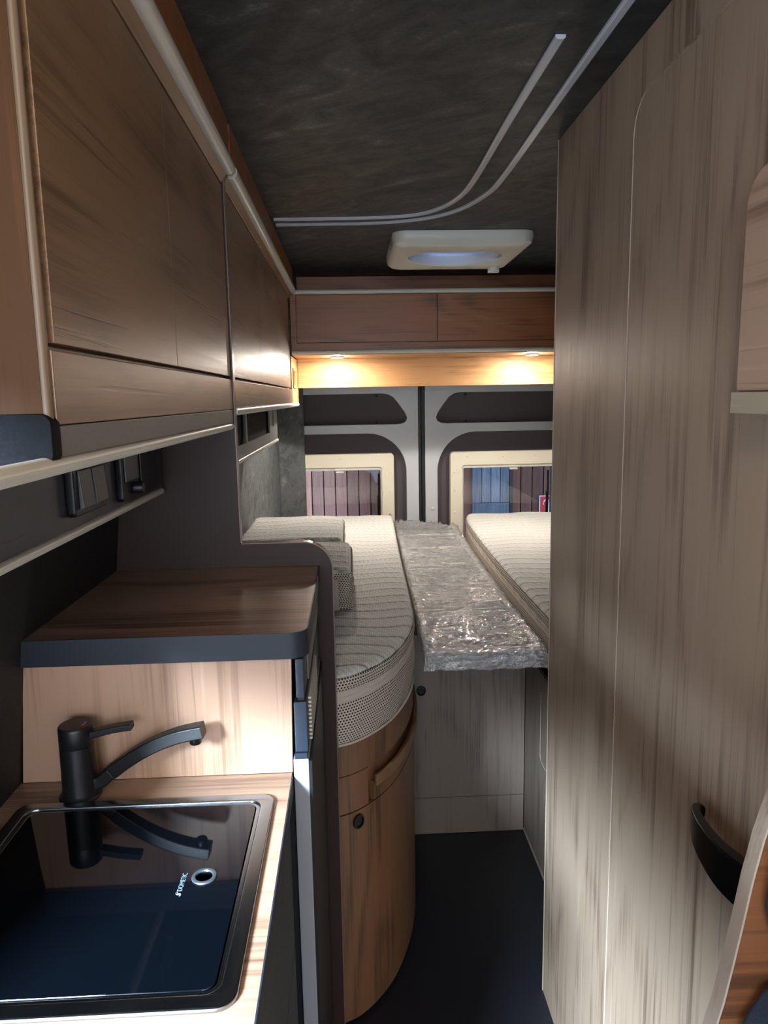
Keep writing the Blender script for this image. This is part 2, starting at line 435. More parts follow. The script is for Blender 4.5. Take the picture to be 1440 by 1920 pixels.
def catmull(pts, n=8):
    P = [Vector(p) for p in pts]; out = []
    for i in range(len(P) - 1):
        a, b, c, d = P[max(i - 1, 0)], P[i], P[i + 1], P[min(i + 2, len(P) - 1)]
        for k in range(n):
            t = k / n
            out.append(0.5 * ((2 * b) + (c - a) * t + (2 * a - 5 * b + 4 * c - d) * t * t + (3 * b - a - 3 * c + d) * t ** 3))
    out.append(P[-1]); return out

# ================================================================ STRUCTURE
H = 2.17
MB().box(-0.80, 1.35, -1.4, 4.35, -0.03, 0.0).build('floor', 'floor', kind='structure')
plate('ceiling', [(-0.75, -1.4), (1.35, -1.4), (1.35, 4.35), (-0.75, 4.35)], [ellipse(0.415, 2.86, 0.205, 0.20)], 'Z', H, H + 0.035, 'ceil', kind='structure', smooth=False)

# ceiling strips
def strip(name, pts, w):
    c = catmull([(x, y, H) for x, y in pts], 8)
    MB().sweep([(p.x, p.y, H - 0.003) for p in c], [[(-w, 0.003), (-w, -0.001), (-w * 0.6, -0.004), (w * 0.6, -0.004), (w, -0.001), (w, 0.003)]] * len(c)).build(name, 'strip', smooth=True, kind='structure')
strip('trim_1', [(0.428, 0.2), (0.425, 0.8), (0.42, 1.4), (0.418, 1.97), (0.402, 2.16), (0.345, 2.33), (0.25, 2.43), (0.10, 2.483), (-0.06, 2.493), (-0.225, 2.499)], 0.0085)
strip('trim_2', [(0.352, 1.245), (0.347, 1.6), (0.345, 2.0), (0.33, 2.18), (0.285, 2.31), (0.21, 2.385), (0.08, 2.415), (-0.07, 2.422), (-0.225, 2.428)], 0.0085)

# right hand wall of the washroom with its door
XR = 0.487
wr = setting('wall_right', (XR, 0, 0))
MB().box(XR, XR + 0.03, -1.4, 1.722, 0, H).build('wall_panel', 'wall_wood', wr, bevel=0.0015)
MB().box(XR - 0.001, XR + 0.028, 1.7222, 1.7255, 0, H).build('edge_strip', 'edge_wood', wr)
MB().box(XR + 0.03, 1.30, 1.69, 1.722, 0, H).build('end_panel', 'box_wood', wr)
dr = setting('door_1', (XR, 0.6, 0))
yd = rrect(0.30, 1.262, 0.06, 2.075, 0.05, 8, (0.055, 0.0, 0.0, 0.0))
MB().prism([(y, z) for y, z in yd], 'X', XR - 0.0035, XR - 0.0003).build('door_leaf', 'wall_wood', dr, bevel=0.0008)
yo = rrect(0.297, 1.2645, 0.058, 2.0775, 0.05, 8, (0.0575, 0.0, 0.0, 0.0))
plate('edge_strip', yo, [yd], 'X', XR - 0.0045, XR - 0.0003, 'edge_wood', dr)

# lower left kitchen wall, leaning outwards, with window opening
wl = setting('wall_left', (-0.53, 0, 0.9))
def slant(z): return -0.533 + (z - 1.18) * 0.115
mb = MB()
for y0, y1, z0, z1 in ((-1.4, -1.37, 0.0, 2.17), (0.48, 1.598, 0.0, 2.17), (-1.37, 0.48, 0.0, 0.95), (-1.37, 0.48, 1.78, 2.17)):
    mb.prism([(slant(z0) - 0.03, z0), (slant(z0), z0), (slant(z1), z1), (slant(z1) - 0.03, z1)], 'Y', y0, y1)
mb.build('wall_panel', 'charcoal_dark', wl)
plate('window_1', rrect(-1.39, 0.50, 0.93, 1.80, 0.05), [rrect(-1.35, 0.46, 0.97, 1.76, 0.04)], 'X', -0.548, -0.515, 'cream', kind='structure')
# rear left wall and corner pillar clad in grey fabric
wb = setting('wall_left_rear', (-0.45, 3.0, 0.0)); wb.name = 'wall_left_rear'
MB().prism([(-0.560, 1.6225), (-0.532, 1.6225), (-0.400, 4.10), (-0.430, 4.10)], 'Z', 0, H).build('wall_panel', 'wallfab', wb)
MB().prism([(-0.428, 4.1025), (-0.398, 4.1005), (-0.262, 4.165), (-0.262, 4.195), (-0.428, 4.195)], 'Z', 0, H).build('trim_4', 'wallfab', bevel=0.002, kind='structure')
MB().box(1.20, 1.23, 1.722, 4.3, 0, H).build('wall_right_rear', 'wallfab', kind='structure')
MB().box(-0.80, 1.35, 4.30, 4.34, 1.68, H).build('wall_back', 'doorpaint', kind='structure')

# ---------------------------------------------------------------- rear van doors
def rear_door(name, sgn, lens_y):
    """sgn=-1: left leaf, +1: right leaf (mirror about the gap)"""
    g = 0.4155
    def mx(x): return x if sgn < 0 else 2 * g - x
    def mp(poly): return [(mx(x), z) for x, z in poly]
    d = setting(name, (mx(0.0), 4.2, 0))
    xl = -0.44
    up = [(xl + 0.05, 1.625), (0.19, 1.628), (0.225, 1.622), (0.255, 1.603), (0.285, 1.565), (0.320, 1.515), (0.331, 1.487), (0.322, 1.465), (0.300, 1.455), (0.27, 1.452), (xl + 0.05, 1.452)]
    lo = [(xl + 0.05, 1.40), (0.10, 1.40)] + [(0.10 + 0.224 * math.sin(a), 1.176 + 0.224 * math.cos(a)) for a in [math.radians(v) for v in range(8, 90, 8)]] + [(0.324, 1.17), (0.324, 0.62), (xl + 0.05, 0.62)]
    plate('door_panel', mp([(xl, 0.05), (0.397, 0.05), (0.397, 1.70), (xl, 1.70)]), [mp(up), mp(lo)], 'Y', 4.20, 4.235, 'doorpaint', d, bevel=0.004)
    MB().box(min(mx(xl), mx(0.36)), max(mx(xl), mx(0.36)), 4.236, 4.245, 1.42, 1.66).build('upper_inset', 'inset', d)
    wx0, wx1, wz0, wz1 = -0.40, 0.178, 0.76, 1.205
    a0, a1 = sorted((mx(wx0), mx(wx1)))
    plate('lower_inset', mp([(xl, 0.58), (0.36, 0.58), (0.36, 1.43), (xl, 1.43)]), [rrect(a0, a1, wz0, wz1, 0.012)], 'Y', 4.236, 4.25, 'inset', d)
    f0, f1 = sorted((mx(-0.46), mx(0.251)))
    fr = plate('window_frame', rrect(f0, f1, 0.70, 1.285, 0.022), [rrect(a0, a1, wz0, wz1, 0.012)], 'Y', 4.186, 4.2355, 'cream', d, bevel=0.005)
    plate('inner_rail', rrect(a0, a1, wz0, wz1, 0.012), [rrect(a0 + 0.006, a1 - 0.006, wz0 + 0.006, wz1 - 0.016, 0.008)], 'Y', 4.196, 4.21, 'vent_white', d, bevel=0.001)
    for z in (0.80, 0.93, 1.06, 1.17): MB().lathe([(0.001, 4.180), (0.006, 4.181), (0.0065, 4.187)], (mx(0.226), 0, z), 'Y', 12).build('screw_cap', 'cream', fr, smooth=True)
    for x in (-0.25, -0.06, 0.15): MB().lathe([(0.001, 4.180), (0.006, 4.181), (0.0065, 4.187)], (mx(x), 0, 1.255), 'Y', 12).build('screw_cap', 'cream', fr, smooth=True)
    MB().box(a0 + 0.002, a1 - 0.002, 4.222, 4.226, wz0, wz1).build('pane', 'glass', d)
    xc = mx(-0.065) if sgn < 0 else 0.952
    MB().box(xc - 0.032, xc + 0.032, 4.182, 4.21, 1.190, 1.202).box(xc - 0.024, xc + 0.024, 4.180, 4.198, 1.176, 1.187).build('blind_latch', 'vent_white', d, bevel=0.003)
    xa = mx(0.163) if sgn < 0 else 1.163
    MB().tube([(xa, 4.205, 1.165), (xa - 0.002, 4.205, 0.80)], 0.006, 10).tube([(xa - 0.003, 4.205, 1.04), (xa - 0.005, 4.205, 0.80)], 0.0085, 10).build('stay_arm', 'black', d, smooth=True)
    for x, z in ((0.155, 1.615), (0.155, 1.462)): MB().lathe([(0.001, 4.222), (0.007, 4.224), (0.007, 4.236)], (mx(x), 0, z), 'Y', 12).build('plug', 'black', d, smooth=True)
    # short cover at the top edge of the leaf
    MB().prism(mp([(0.262, 1.70), (0.285, 1.640), (0.395, 1.636), (0.395, 1.70)]), 'Y', 4.190, 4.1995).build('top_cover', 'doorpaint', d, bevel=0.002)
    return d
rear_door('door_2', -1, 0); d3 = rear_door('door_3', 1, 0)
MB().lathe([(0.001, 4.190), (0.008, 4.192), (0.009, 4.1995)], (0.475, 0, 0.955), 'Y', 14).build('bolt_cap', 'vent_white', d3, smooth=True)
MB().box(0.3975, 0.412, 4.195, 4.26, 0.05, 1.70).box(0.414, 0.4335, 4.205, 4.26, 0.05, 1.70).build('trim_3', 'seal', kind='structure', bevel=0.003)

# ---------------------------------------------------------------- roof vent
rv = thing('roof_vent', 'cream roof vent with oval opening and small knob in the dark ceiling', 'roof vent', (0.415, 2.86, H))
mb = MB()
x0, x1, y0, y1 = 0.165, 0.665, 2.60, 3.11
def dense(poly, k=5):
    out = []
    for a, b in zip(poly, poly[1:] + poly[:1]):
        m_ = k * 3 if math.dist(a, b) > 0.1 else 1
        out += [(a[0] + (b[0] - a[0]) * q / m_, a[1] + (b[1] - a[1]) * q / m_) for q in range(m_)]
    return out
def vring(i, z, r): return [(x, y, z) for x, y in dense(rrect(x0 + i, x1 - i, y0 + i, y1 - i, r, 8))]
prof = [(0.0, H - 0.0005, 0.05), (0.0, H - 0.018, 0.05), (0.006, H - 0.036, 0.046), (0.020, H - 0.047, 0.04), (0.032, H - 0.050, 0.034)]
rings = [vring(*p) for p in prof]
inner = []
n = len(rings[0])
for z, rr in ((H - 0.050, 1.0), (H - 0.046, 0.965), (H - 0.0005, 0.95)):
    ring = []
    for (x, y, _) in rings[0]:
        a = math.atan2((y - 2.855) / 0.255, (x - 0.415) / 0.25)
        ring.append((0.415 + 0.185 * rr * math.cos(a), 2.855 + 0.160 * rr * math.sin(a), z))
    inner.append(ring)
vr = [[mb.bm.verts.new(p) for p in r] for r in rings + inner]
for A, B in zip(vr, vr[1:]):
    for k in range(n): mb._face([A[k], A[(k + 1) % n], B[(k + 1) % n], B[k]])
mb.build('frame', 'vent_white', rv, smooth=True)
MB().lathe([(0.175, H - 0.040), (0.178, H - 0.036), (0.178, H + 0.03), (0.172, H + 0.03), (0.172, H - 0.036)], (0.415, 2.855, 0), 'Z', 48, cap=False).build('inner_collar', 'vent_white', rv, smooth=True)
MB().lathe([(0.001, H + 0.098), (0.06, H + 0.096), (0.12, H + 0.088), (0.17, H + 0.065), (0.200, H + 0.036), (0.195, H + 0.036), (0.165, H + 0.060), (0.118, H + 0.082), (0.06, H + 0.090), (0.001, H + 0.092)], (0.415, 2.855, 0), 'Z', 48).build('dome_lens', 'lens', rv, smooth=True)
MB().box(0.245, 0.585, 2.845, 2.885, H - 0.022, H - 0.012).build('cross_rail', 'vent_white', rv, bevel=0.003)
MB().box(0.255, 0.575, 2.885, 2.975, H - 0.010, H - 0.004).build('blind', 'lens', rv, bevel=0.001)
MB().lathe([(0.001, H - 0.070), (0.016, H - 0.070), (0.019, H - 0.066), (0.019, H - 0.052), (0.014, H - 0.046)], (0.60, 3.03, 0), 'Z', 20).box(0.578, 0.622, 3.03, 3.05, H - 0.072, H - 0.055).build('knob', 'vent_white', rv, bevel=0.002)
mb = MB()
for k in range(9): mb.box(0.1635, 0.1665, 2.68 + k * 0.012, 2.685 + k * 0.012, H - 0.03, H - 0.004)
mb.build('side_louvre', 'grey_trim', rv)

# ================================================================ OVERHEAD CABINETS (left)
XC = -0.254
def cab_left(label, y0, y1, seams, doors_from, group=None):
    t = thing('overhead_cabinet', label, 'cabinet', (XC, y0, 1.58))
    z0 = 1.582
    MB().prism([(-0.50, z0), (XC - 0.014, z0), (XC - 0.014, 2.052), (-0.50, 2.052)], 'Y', y0 + 0.002, y1).build('cabinet_body', 'cab_wood', t, bevel=0.002)
    MB().box(XC - 0.0138, XC + 0.002, y0 + 0.002, y1, z0, 1.6460).build('lower_fascia', 'cab_wood', t, bevel=0.0015)
    ys = [doors_from] + seams
    for a, b in zip(ys, ys[1:]): MB().box(XC - 0.0138, XC + 0.001, a + 0.0008, b - 0.0008, 1.6520, 2.0405).build('door', 'cab_wood', t, bevel=0.0012)
    MB().prism([(XC - 0.013, 2.046), (XC + 0.001, 2.046), (XC + 0.011, 2.062), (XC + 0.011, 2.080), (XC - 0.013, 2.080)], 'Y', y0 + 0.002, y1).build('cornice', 'cab_wood', t, bevel=0.001)
    MB().prism([(XC + 0.016 + 0.0145 * math.cos(a), 2.076 + 0.0145 * math.sin(a)) for a in [2 * PI * k / 16 for k in range(16)]], 'Y', y0 + 0.003, y1).build('cornice_trim', 'white_trim', t, smooth=True)
    MB().box(XC + 0.002, XC + 0.018, y0 + 0.002, y1, 2.0805, H - 0.0005).build('ceiling_filler', 'cabx_wood', t)
    return t
c1 = cab_left('long brown overhead cabinet nearest the camera above the sink', 0.64, 1.598, [1.108, 1.592], 0.652)
# near end panel with pale rounded edge
MB().box(-0.52, XC - 0.006, 0.632, 0.6415, 1.583, H - 0.001).build('end_panel', 'end_wood', c1)
MB().tube([(XC - 0.004, 0.637, 1.584), (XC - 0.004, 0.637, H - 0.002)], 0.0050, 12).build('edge_profile', 'cab_edge', c1, smooth=True)
MB().box(XC - 0.02, XC + 0.0015, 0.647, 1.596, 1.5535, 1.5815).build('grey_lip', 'grey_trim', c1, bevel=0.002)
MB().prism(rrect(-0.50, XC + 0.0025, 1.548, 1.592, 0.010), 'Y', 0.626, 0.6465).build('end_cap', 'cap_black', c1, bevel=0.002)
MB().prism([(XC + 0.0095 * math.cos(a) - 0.006, 1.5465 + 0.0085 * math.sin(a)) for a in [2 * PI * k / 14 for k in range(14)]], 'Y', -1.35, 1.594).build('light_rail', 'white_trim', c1, smooth=True)
MB().box(-0.48, XC - 0.012, -1.35, 1.594, 1.544, 1.5535).build('bottom_panel', 'charcoal', c1)
c2 = cab_left('brown overhead cabinet with three doors beyond the dark divider', 1.622, 3.317, [2.155, 2.687, 3.222], 1.628)
MB().prism([(XC + 0.0105 * math.cos(a) - 0.002, 1.5775 + 0.010 * math.sin(a)) for a in [2 * PI * k / 14 for k in range(14)]], 'Y', 1.622, 3.62).build('lower_trim', 'white_trim', c2, smooth=True)
# extension under the rear cabinet with vent slot
MB().box(-0.40, XC - 0.001, 3.3175, 3.655, 1.588, 1.795).build('end_filler', 'board_wood', c2, bevel=0.002)
plate('vent_slot', rrect(3.375, 3.55, 1.655, 1.745, 0.006), [rrect(3.385, 3.452, 1.665, 1.735, 0.004), rrect(3.466, 3.54, 1.665, 1.735, 0.004)], 'X', XC - 0.001, XC + 0.004, 'board_wood', c2)
# open niche below
nc = thing('wall_niche', 'grey shelf niche with black openings under the far side cabinet', 'shelf', (-0.314, 2.5, 1.43))
plate('front_frame', [(1.64, 1.432), (3.17, 1.432), (3.17, 1.566), (1.64, 1.566)], [rrect(1.70, 2.215, 1.474, 1.560, 0.003), rrect(2.245, 2.875, 1.474, 1.560, 0.003), rrect(2.985, 3.03, 1.495, 1.556, 0.004)], 'X', -0.320, -0.314, 'niche_grey', nc)
MB().box(-0.40, -0.326, 1.64, 3.165, 1.436, 1.56).build('niche_box', 'niche_black', nc)
MB().tube([(-0.317, 1.64, 1.430), (-0.317, 3.175, 1.430)], 0.007, 12).build('lower_rail', 'white_trim', nc, smooth=True)
MB().box(-0.40, -0.320, 3.166, 3.174, 1.43, 1.566).build('end_cap', 'niche_grey', nc, bevel=0.002)

# ================================================================ REAR OVERHEAD CABINET
rc = thing('overhead_cabinet', 'rear overhead cabinet with two wide doors above the van doors', 'cabinet', (0.4, 3.32, 1.8))
YR = 3.32
MB().box(XC + 0.003, 1.19, YR + 0.016, 3.64, 1.806, 2.062).build('cabinet_body', 'cabx_wood', rc)
MB().box(XC + 0.003, XC + 0.027, YR, YR + 0.0155, 1.822, 2.058).build('stile', 'cabx_wood', rc)
MB().box(XC + 0.003, 1.19, YR - 0.0002, YR + 0.0155, 1.818, 1.8475).build('lower_fascia', 'cabx_wood', rc)
MB().box(-0.2245, 0.4010, YR - 0.002, YR + 0.0155, 1.8510, 2.0565).build('door', 'cabx_wood', rc, bevel=0.0012)
MB().box(0.4045, 1.10, YR - 0.002, YR + 0.0155, 1.8510, 2.0565).build('door', 'cabx_wood', rc, bevel=0.0012)
MB().tube([(XC + 0.018, YR - 0.002, 2.070), (1.19, YR - 0.002, 2.070)], 0.0105, 14).build('cornice_trim', 'white_trim', rc, smooth=True)
MB().tube([(XC + 0.004, YR - 0.001, 1.8085), (1.19, YR - 0.001, 1.8085)], 0.0092, 14).build('lower_trim', 'white_trim', rc, smooth=True)
MB().box(XC + 0.02, 1.19, 3.54, 3.56, 2.063, H - 0.001).build('ceiling_filler', 'cabx_wood', rc)
MB().box(XC + 0.003, 1.19, YR + 0.004, 3.66, 1.797, 1.8055).build('underside', 'board_wood', rc)
MB().box(XC + 0.003, 1.19, 3.66, 3.68, 1.657, 1.797).build('light_board', 'board_wood', rc, bevel=0.0015)
MB().box(-0.266, XC + 0.002, 3.66, 3.68, 1.58, 1.797).build('side_board', 'board_wood', rc)
for x, lab in ((-0.052, 'small round warm downlight on the left under the rear cabinet'), (0.872, 'small round warm downlight on the right under the rear cabinet')):
    dl = thing('downlight', lab, 'light', (x, 3.47, 1.797), 'downlights under the rear cabinet')
    MB().lathe([(0.026, 1.797), (0.032, 1.796), (0.034, 1.793), (0.031, 1.790), (0.026, 1.791)], (x, 3.47, 0), 'Z', 24, cap=False).build('bezel', 'white_trim', dl, smooth=True)
    MB().lathe([(0.001, 1.7905), (0.0255, 1.7905), (0.0255, 1.7965), (0.001, 1.7965)], (x, 3.47, 0), 'Z', 24).build('diffuser', 'led', dl)
    d = bpy.data.lights.new('downlight_beam', 'AREA'); d.shape = 'DISK'; d.size = 0.045; d.energy = 9.0; d.color = (1.0, 0.92, 0.82)
    o = bpy.data.objects.new('downlight_beam', d); COL.objects.link(o); o.location = (0, 0, -0.0095); o.parent = dl
    d = bpy.data.lights.new('downlight_spill', 'POINT'); d.energy = 2.6; d.color = (1.0, 0.92, 0.82); d.shadow_soft_size = 0.015
    o = bpy.data.objects.new('downlight_spill', d); COL.objects.link(o); o.location = (0, 0, -0.028); o.parent = dl

# ================================================================ SWITCH PANEL under the near cabinet
sp = thing('switch_panel', 'dark grey wall strip with switches under the near overhead cabinet', 'panel', (-0.41, 0.9, 1.41))
XS = -0.41
MB().prism(rrect(0.30, 1.585, 1.4135, 1.540, 0.004, 6), 'X', XS - 0.04, XS).build('panel_body', 'charcoal', sp, bevel=0.003)
MB().tube([(XS - 0.001, 0.30, 1.4115), (XS - 0.001, 1.57, 1.4115)], 0.0075, 12).build('lower_rail', 'white_trim', sp, smooth=True)
MB().box(XS, XS + 0.006, 0.55, 0.905, 1.44, 1.54).build('cover_plate', 'charcoal', sp, bevel=0.002)
sw = thing('light_switch', 'double black rocker switch on the grey strip above the worktop', 'switch', (XS, 1.11, 1.44))
MB().prism(rrect(1.045, 1.185, 1.437, 1.512, 0.008), 'X', XS + 0.0003, XS + 0.014).build('switch_frame', 'black', sw, bevel=0.003)
for a in (1.062, 1.120): MB().prism([(XS + 0.014, 1.447), (XS + 0.021, 1.449), (XS + 0.0165, 1.503), (XS + 0.014, 1.505)], 'Y', a, a + 0.050).build('rocker', 'rocker', sw, bevel=0.002)
ct = thing('control_unit', 'black socket and control unit with a round knob beside the switch', 'socket', (XS, 1.36, 1.43))
MB().prism(rrect(1.27, 1.50, 1.428, 1.530, 0.008), 'X', XS + 0.0003, XS + 0.013).build('unit_body', 'black', ct, bevel=0.003)
MB().box(XS + 0.0132, XS + 0.016, 1.282, 1.36, 1.462, 1.524).build('flap', 'rocker', ct, bevel=0.001)
MB().box(XS + 0.0132, XS + 0.016, 1.375, 1.485, 1.452, 1.524).build('flap', 'black_matte', ct, bevel=0.001)
MB().lathe([(0.001, XS + 0.030), (0.009, XS + 0.030), (0.0105, XS + 0.027), (0.0105, XS + 0.0135)], (0, 1.335, 1.447), 'X', 20).build('knob', 'black_matte', ct, smooth=True)

# ================================================================ PARTITION
pt = thing('divider_panel', 'dark brown divider panel between the kitchen and the beds', 'panel', (-0.3, 1.6, 0))
arc = [(-0.048 - 0.062 + 0.062 * math.cos(a), 1.283 - 0.062 + 0.062 * math.sin(a)) for a in [math.radians(v) for v in range(0, 91, 9)]]
PO = [(-0.066, 0.0), (-0.046, 1.2)] ; PO = [(-0.62, 0.0), (-0.050, 0.0)] + arc + [(XC + 0.003, 1.283), (XC + 0.003, 2.060), (-0.50, 2.060)]
MB().prism(PO, 'Y', 1.600, 1.620).build('panel', 'partition', pt, bevel=0.001)
# thin edge band following the outline
def offs(poly, d):
    out = []
    for i in range(len(poly)):
        a = Vector(poly[max(i - 1, 0)]); b = Vector(poly[min(i + 1, len(poly) - 1)]); t = (b - a).normalized()
        out.append((poly[i][0] + t.y * d, poly[i][1] - t.x * d))
    return out
el = PO[1:-3] + [(XC + 0.006, 1.283)]
MB().prism(el + list(reversed(offs(el, 0.0022))), 'Y', 1.5985, 1.6215).build('edge_band', 'partition_edge', pt)
MB().box(XC + 0.0032, XC + 0.0055, 1.5985, 1.6215, 1.286, 2.060).build('edge_band', 'partition_edge', pt)

# ================================================================ KITCHEN
ZC = 0.984
kc = thing('kitchen_cabinet', 'dark kitchen base cabinet under the sink worktop', 'cabinet', (-0.3, 0.85, 0))
MB().box(-0.535, -0.125, 0.56, 1.118, 0.08, ZC - 0.0305).build('cabinet_body', 'charcoal_dark', kc)
MB().box(-0.50, -0.16, 0.57, 1.10, 0.0, 0.0795).build('plinth', 'black_matte', kc)
for a, b in ((0.562, 0.838), (0.842, 1.115)):
    MB().box(-0.1245, -0.115, a, b, 0.10, 0.68).build('door', 'charcoal_dark', kc, bevel=0.0015)
    MB().box(-0.1245, -0.115, a, b, 0.684, 0.945).build('drawer', 'charcoal_dark', kc, bevel=0.0015)
wt = thing('worktop', 'pale wood worktop around the sink in the bottom left', 'worktop', (-0.3, 0.8, ZC))
plate('worktop_board', [(-0.555, 0.55), (-0.1105, 0.55), (-0.1105, 1.134), (-0.555, 1.134)], [rrect(-0.505, -0.146, 0.67, 1.045, 0.02)], 'Z', ZC - 0.030, ZC, 'top_wood', wt, smooth=False)
MB().box(-0.1103, -0.1085, 0.55, 1.124, ZC - 0.031, ZC + 0.0002).build('edge_band', 'band', wt)
sb = thing('splashback', 'upright pale wood panel behind the tap', 'panel', (-0.3, 1.14, ZC))
MB().prism([(-0.552, ZC + 0.0003), (-0.1095, ZC + 0.0003), (-0.1045, 1.1863), (-0.534, 1.1863)], 'Y', 1.1343, 1.148).build('panel', 'splash_wood', sb, bevel=0.001)

# sink
sk = thing('sink', 'square steel-rimmed sink closed by a dark glass lid', 'sink', (-0.325, 0.86, ZC))
plate('rim', rrect(-0.522, -0.131, 0.655, 1.061, 0.022, 8), [rrect(-0.503, -0.150, 0.675, 1.042, 0.018, 8)], 'Z', ZC + 0.0003, ZC + 0.0065, 'steel', sk, bevel=0.0022)
plate('inner_rim', rrect(-0.5028, -0.1502, 0.6752, 1.0418, 0.0178, 8), [rrect(-0.497, -0.156, 0.681, 1.036, 0.014, 8)], 'Z', ZC - 0.004, ZC + 0.0035, 'steel', sk, bevel=0.001)
LZ = ZC + 0.0048
lid = plate('glass_lid', rrect(-0.4955, -0.1575, 0.6825, 1.0345, 0.013, 8), [ellipse(-0.2035, 0.866, 0.0125, 0.0125, 28)], 'Z', LZ - 0.005, LZ, 'lid', sk, bevel=0.0, smooth=False)
mb = MB(); ring = []
for k in range(36):
    a = 2 * PI * k / 36
    ring.append([mb.bm.verts.new((-0.2035 + (0.0135 + 0.0028 * math.cos(q)) * math.cos(a), 0.866 + (0.0135 + 0.0028 * math.cos(q)) * math.sin(a), LZ + 0.001 + 0.002 * math.sin(q))) for q in [2 * PI * j / 8 for j in range(8)]])
for k in range(36):
    A, B = ring[k], ring[(k + 1) % 36]
    for j in range(8): mb._face([A[j], A[(j + 1) % 8], B[(j + 1) % 8], B[j]])
mb.build('finger_ring', plain('ring_grey', '#33363b', 0.4), sk, smooth=True)
MB().box(-0.500, -0.152, 0.678, 1.039, ZC - 0.14, ZC - 0.135).build('bowl', 'steel', sk)
R = Matrix.Translation((-0.2265, 0.8345, LZ + 0.0004)) @ Matrix.Rotation(PI / 2, 4, 'Z')
text_mesh('lettering', 'DOMETIC', 0.0092, 'print', Matrix.Translation((-0.2265, 0.8400, LZ + 0.0004)) @ Matrix.Rotation(PI / 2, 4, 'Z') @ Matrix.Diagonal((0.88, 1, 1, 1)), lid, depth=0.0001)
mb = MB()
for k in range(2):
    arcp = [(-0.2295 + k * 0.0 + 0.0034 * math.cos(a), 0.8330 + k * 0.0032 + 0.0026 * math.sin(a), LZ + 0.0005) for a in [math.radians(v) for v in range(-60 + 180 * k, 121 + 180 * k, 30)]]
    mb.tube(arcp, 0.0005, 6)
mb.build('printed_emblem', 'print', lid)

# faucet
FX, FY = -0.441, 1.088
fc = thing('faucet', 'matt black mixer tap with curved spout behind the sink', 'tap', (FX, FY, ZC))
MB().lathe([(0.001, ZC + 0.0004), (0.0315, ZC + 0.0004), (0.0325, ZC + 0.003), (0.0315, ZC + 0.006), (0.0285, ZC + 0.008), (0.027, ZC + 0.010), (0.0262, ZC + 0.045), (0.0258, ZC + 0.088), (0.001, ZC + 0.088)], (FX, FY, 0), 'Z', 40).build('body', 'black_matte', fc, smooth=True)
MB().lathe([(0.001, ZC + 0.0882), (0.0252, ZC + 0.0882), (0.0258, ZC + 0.0895), (0.0258, ZC + 0.116), (0.0250, ZC + 0.1195), (0.0235, ZC + 0.121), (0.001, ZC + 0.1215)], (FX, FY, 0), 'Z', 40).build('cap', 'black_matte', fc, smooth=True)
def rectprof(w, h, r=0.25):
    return [(x, y) for x, y in rrect(-w, w, -h, h, min(w, h) * r, 3)]
pts = catmull([(FX + 0.018, FY, ZC + 0.022), (FX + 0.034, FY, ZC + 0.025), (FX + 0.052, FY - 0.001, ZC + 0.040), (FX + 0.085, FY - 0.003, ZC + 0.064), (FX + 0.120, FY - 0.005, ZC + 0.084), (FX + 0.160, FY - 0.007, ZC + 0.0995), (FX + 0.200, FY - 0.009, ZC + 0.108)], 6)
k1 = 12
MB().sweep(pts[:k1 + 1], [rectprof(0.0095, 0.0105, 0.5)] * (k1 + 1)).build('spout_root', 'black_matte', fc, bevel=0.0008)
rest = pts[k1:]
MB().sweep(rest, [rectprof(0.0100 + 0.0035 * i / len(rest), 0.0112 - 0.0008 * i / len(rest), 0.3) for i in range(len(rest))]).build('spout', 'black_matte', fc, bevel=0.0008)
ex = FX + 0.187
MB().lathe([(0.001, ZC + 0.086), (0.0085, ZC + 0.086), (0.0095, ZC + 0.088), (0.0095, ZC + 0.100)], (ex, FY - 0.009, 0), 'Z', 20).build('aerator', 'black', fc, smooth=True)
lv = catmull([(FX + 0.016, FY, ZC + 0.103), (FX + 0.035, FY, ZC + 0.1065), (FX + 0.060, FY, ZC + 0.112), (FX + 0.088, FY, ZC + 0.1155)], 5)
MB().sweep(lv, [rectprof(0.0085 + 0.001 * i / len(lv), 0.0058 - 0.0008 * i / len(lv), 0.35) for i in range(len(lv))]).build('lever', 'black_matte', fc, bevel=0.0006)
MB().prism([(FX + 0.0125, FY - 0.0075), (FX + 0.0165, FY - 0.005), (FX + 0.017, FY - 0.0002), (FX + 0.013, FY - 0.0002)], 'Z', ZC + 0.1205, ZC + 0.1219).build('hot_mark', 'red_dot', fc)
MB().prism([(FX + 0.013, FY + 0.0002), (FX + 0.017, FY + 0.0002), (FX + 0.0175, FY + 0.005), (FX + 0.014, FY + 0.0085)], 'Z', ZC + 0.1205, ZC + 0.1219).build('cold_mark', 'blue_dot', fc)

# fridge and its top
fg = thing('refrigerator', 'tall fridge with a dark front beside the kitchen cabinet', 'fridge', (-0.3, 1.36, 0))
MB().box(-0.525, -0.110, 1.150, 1.594, 0.02, 1.1855).build('body', 'charcoal_dark', fg)
MB().box(-0.50, -0.13, 1.16, 1.59, 0.0, 0.0195).build('plinth', 'black_matte', fg)
MB().box(-0.107, -0.081, 1.124, 1.590, 0.03, 1.013).build('door', 'fridge_grey', fg, bevel=0.003)
MB().box(-0.0809, -0.0765, 1.126, 1.588, 0.035, 1.008).build('door_face', 'black_matte', fg)
MB().box(-0.103, -0.0815, 1.124, 1.590, 1.025, 1.112).build('upper_door', 'blueblack', fg, bevel=0.002)
MB().box(-0.104, -0.0835, 1.122, 1.590, 1.014, 1.024).build('door_joint', 'blueblack', fg)
MB().box(-0.0985, -0.0845, 1.124, 1.590, 1.119, 1.1855).build('control_block', 'blueblack', fg, bevel=0.002)
MB().box(-0.096, -0.086, 1.13, 1.590, 1.1125, 1.1188).build('recess', 'black', fg)
gr = MB().box(-0.0842, -0.0820, 1.20, 1.585, 1.1215, 1.183).build('front_fascia', 'grey_trim', fg)
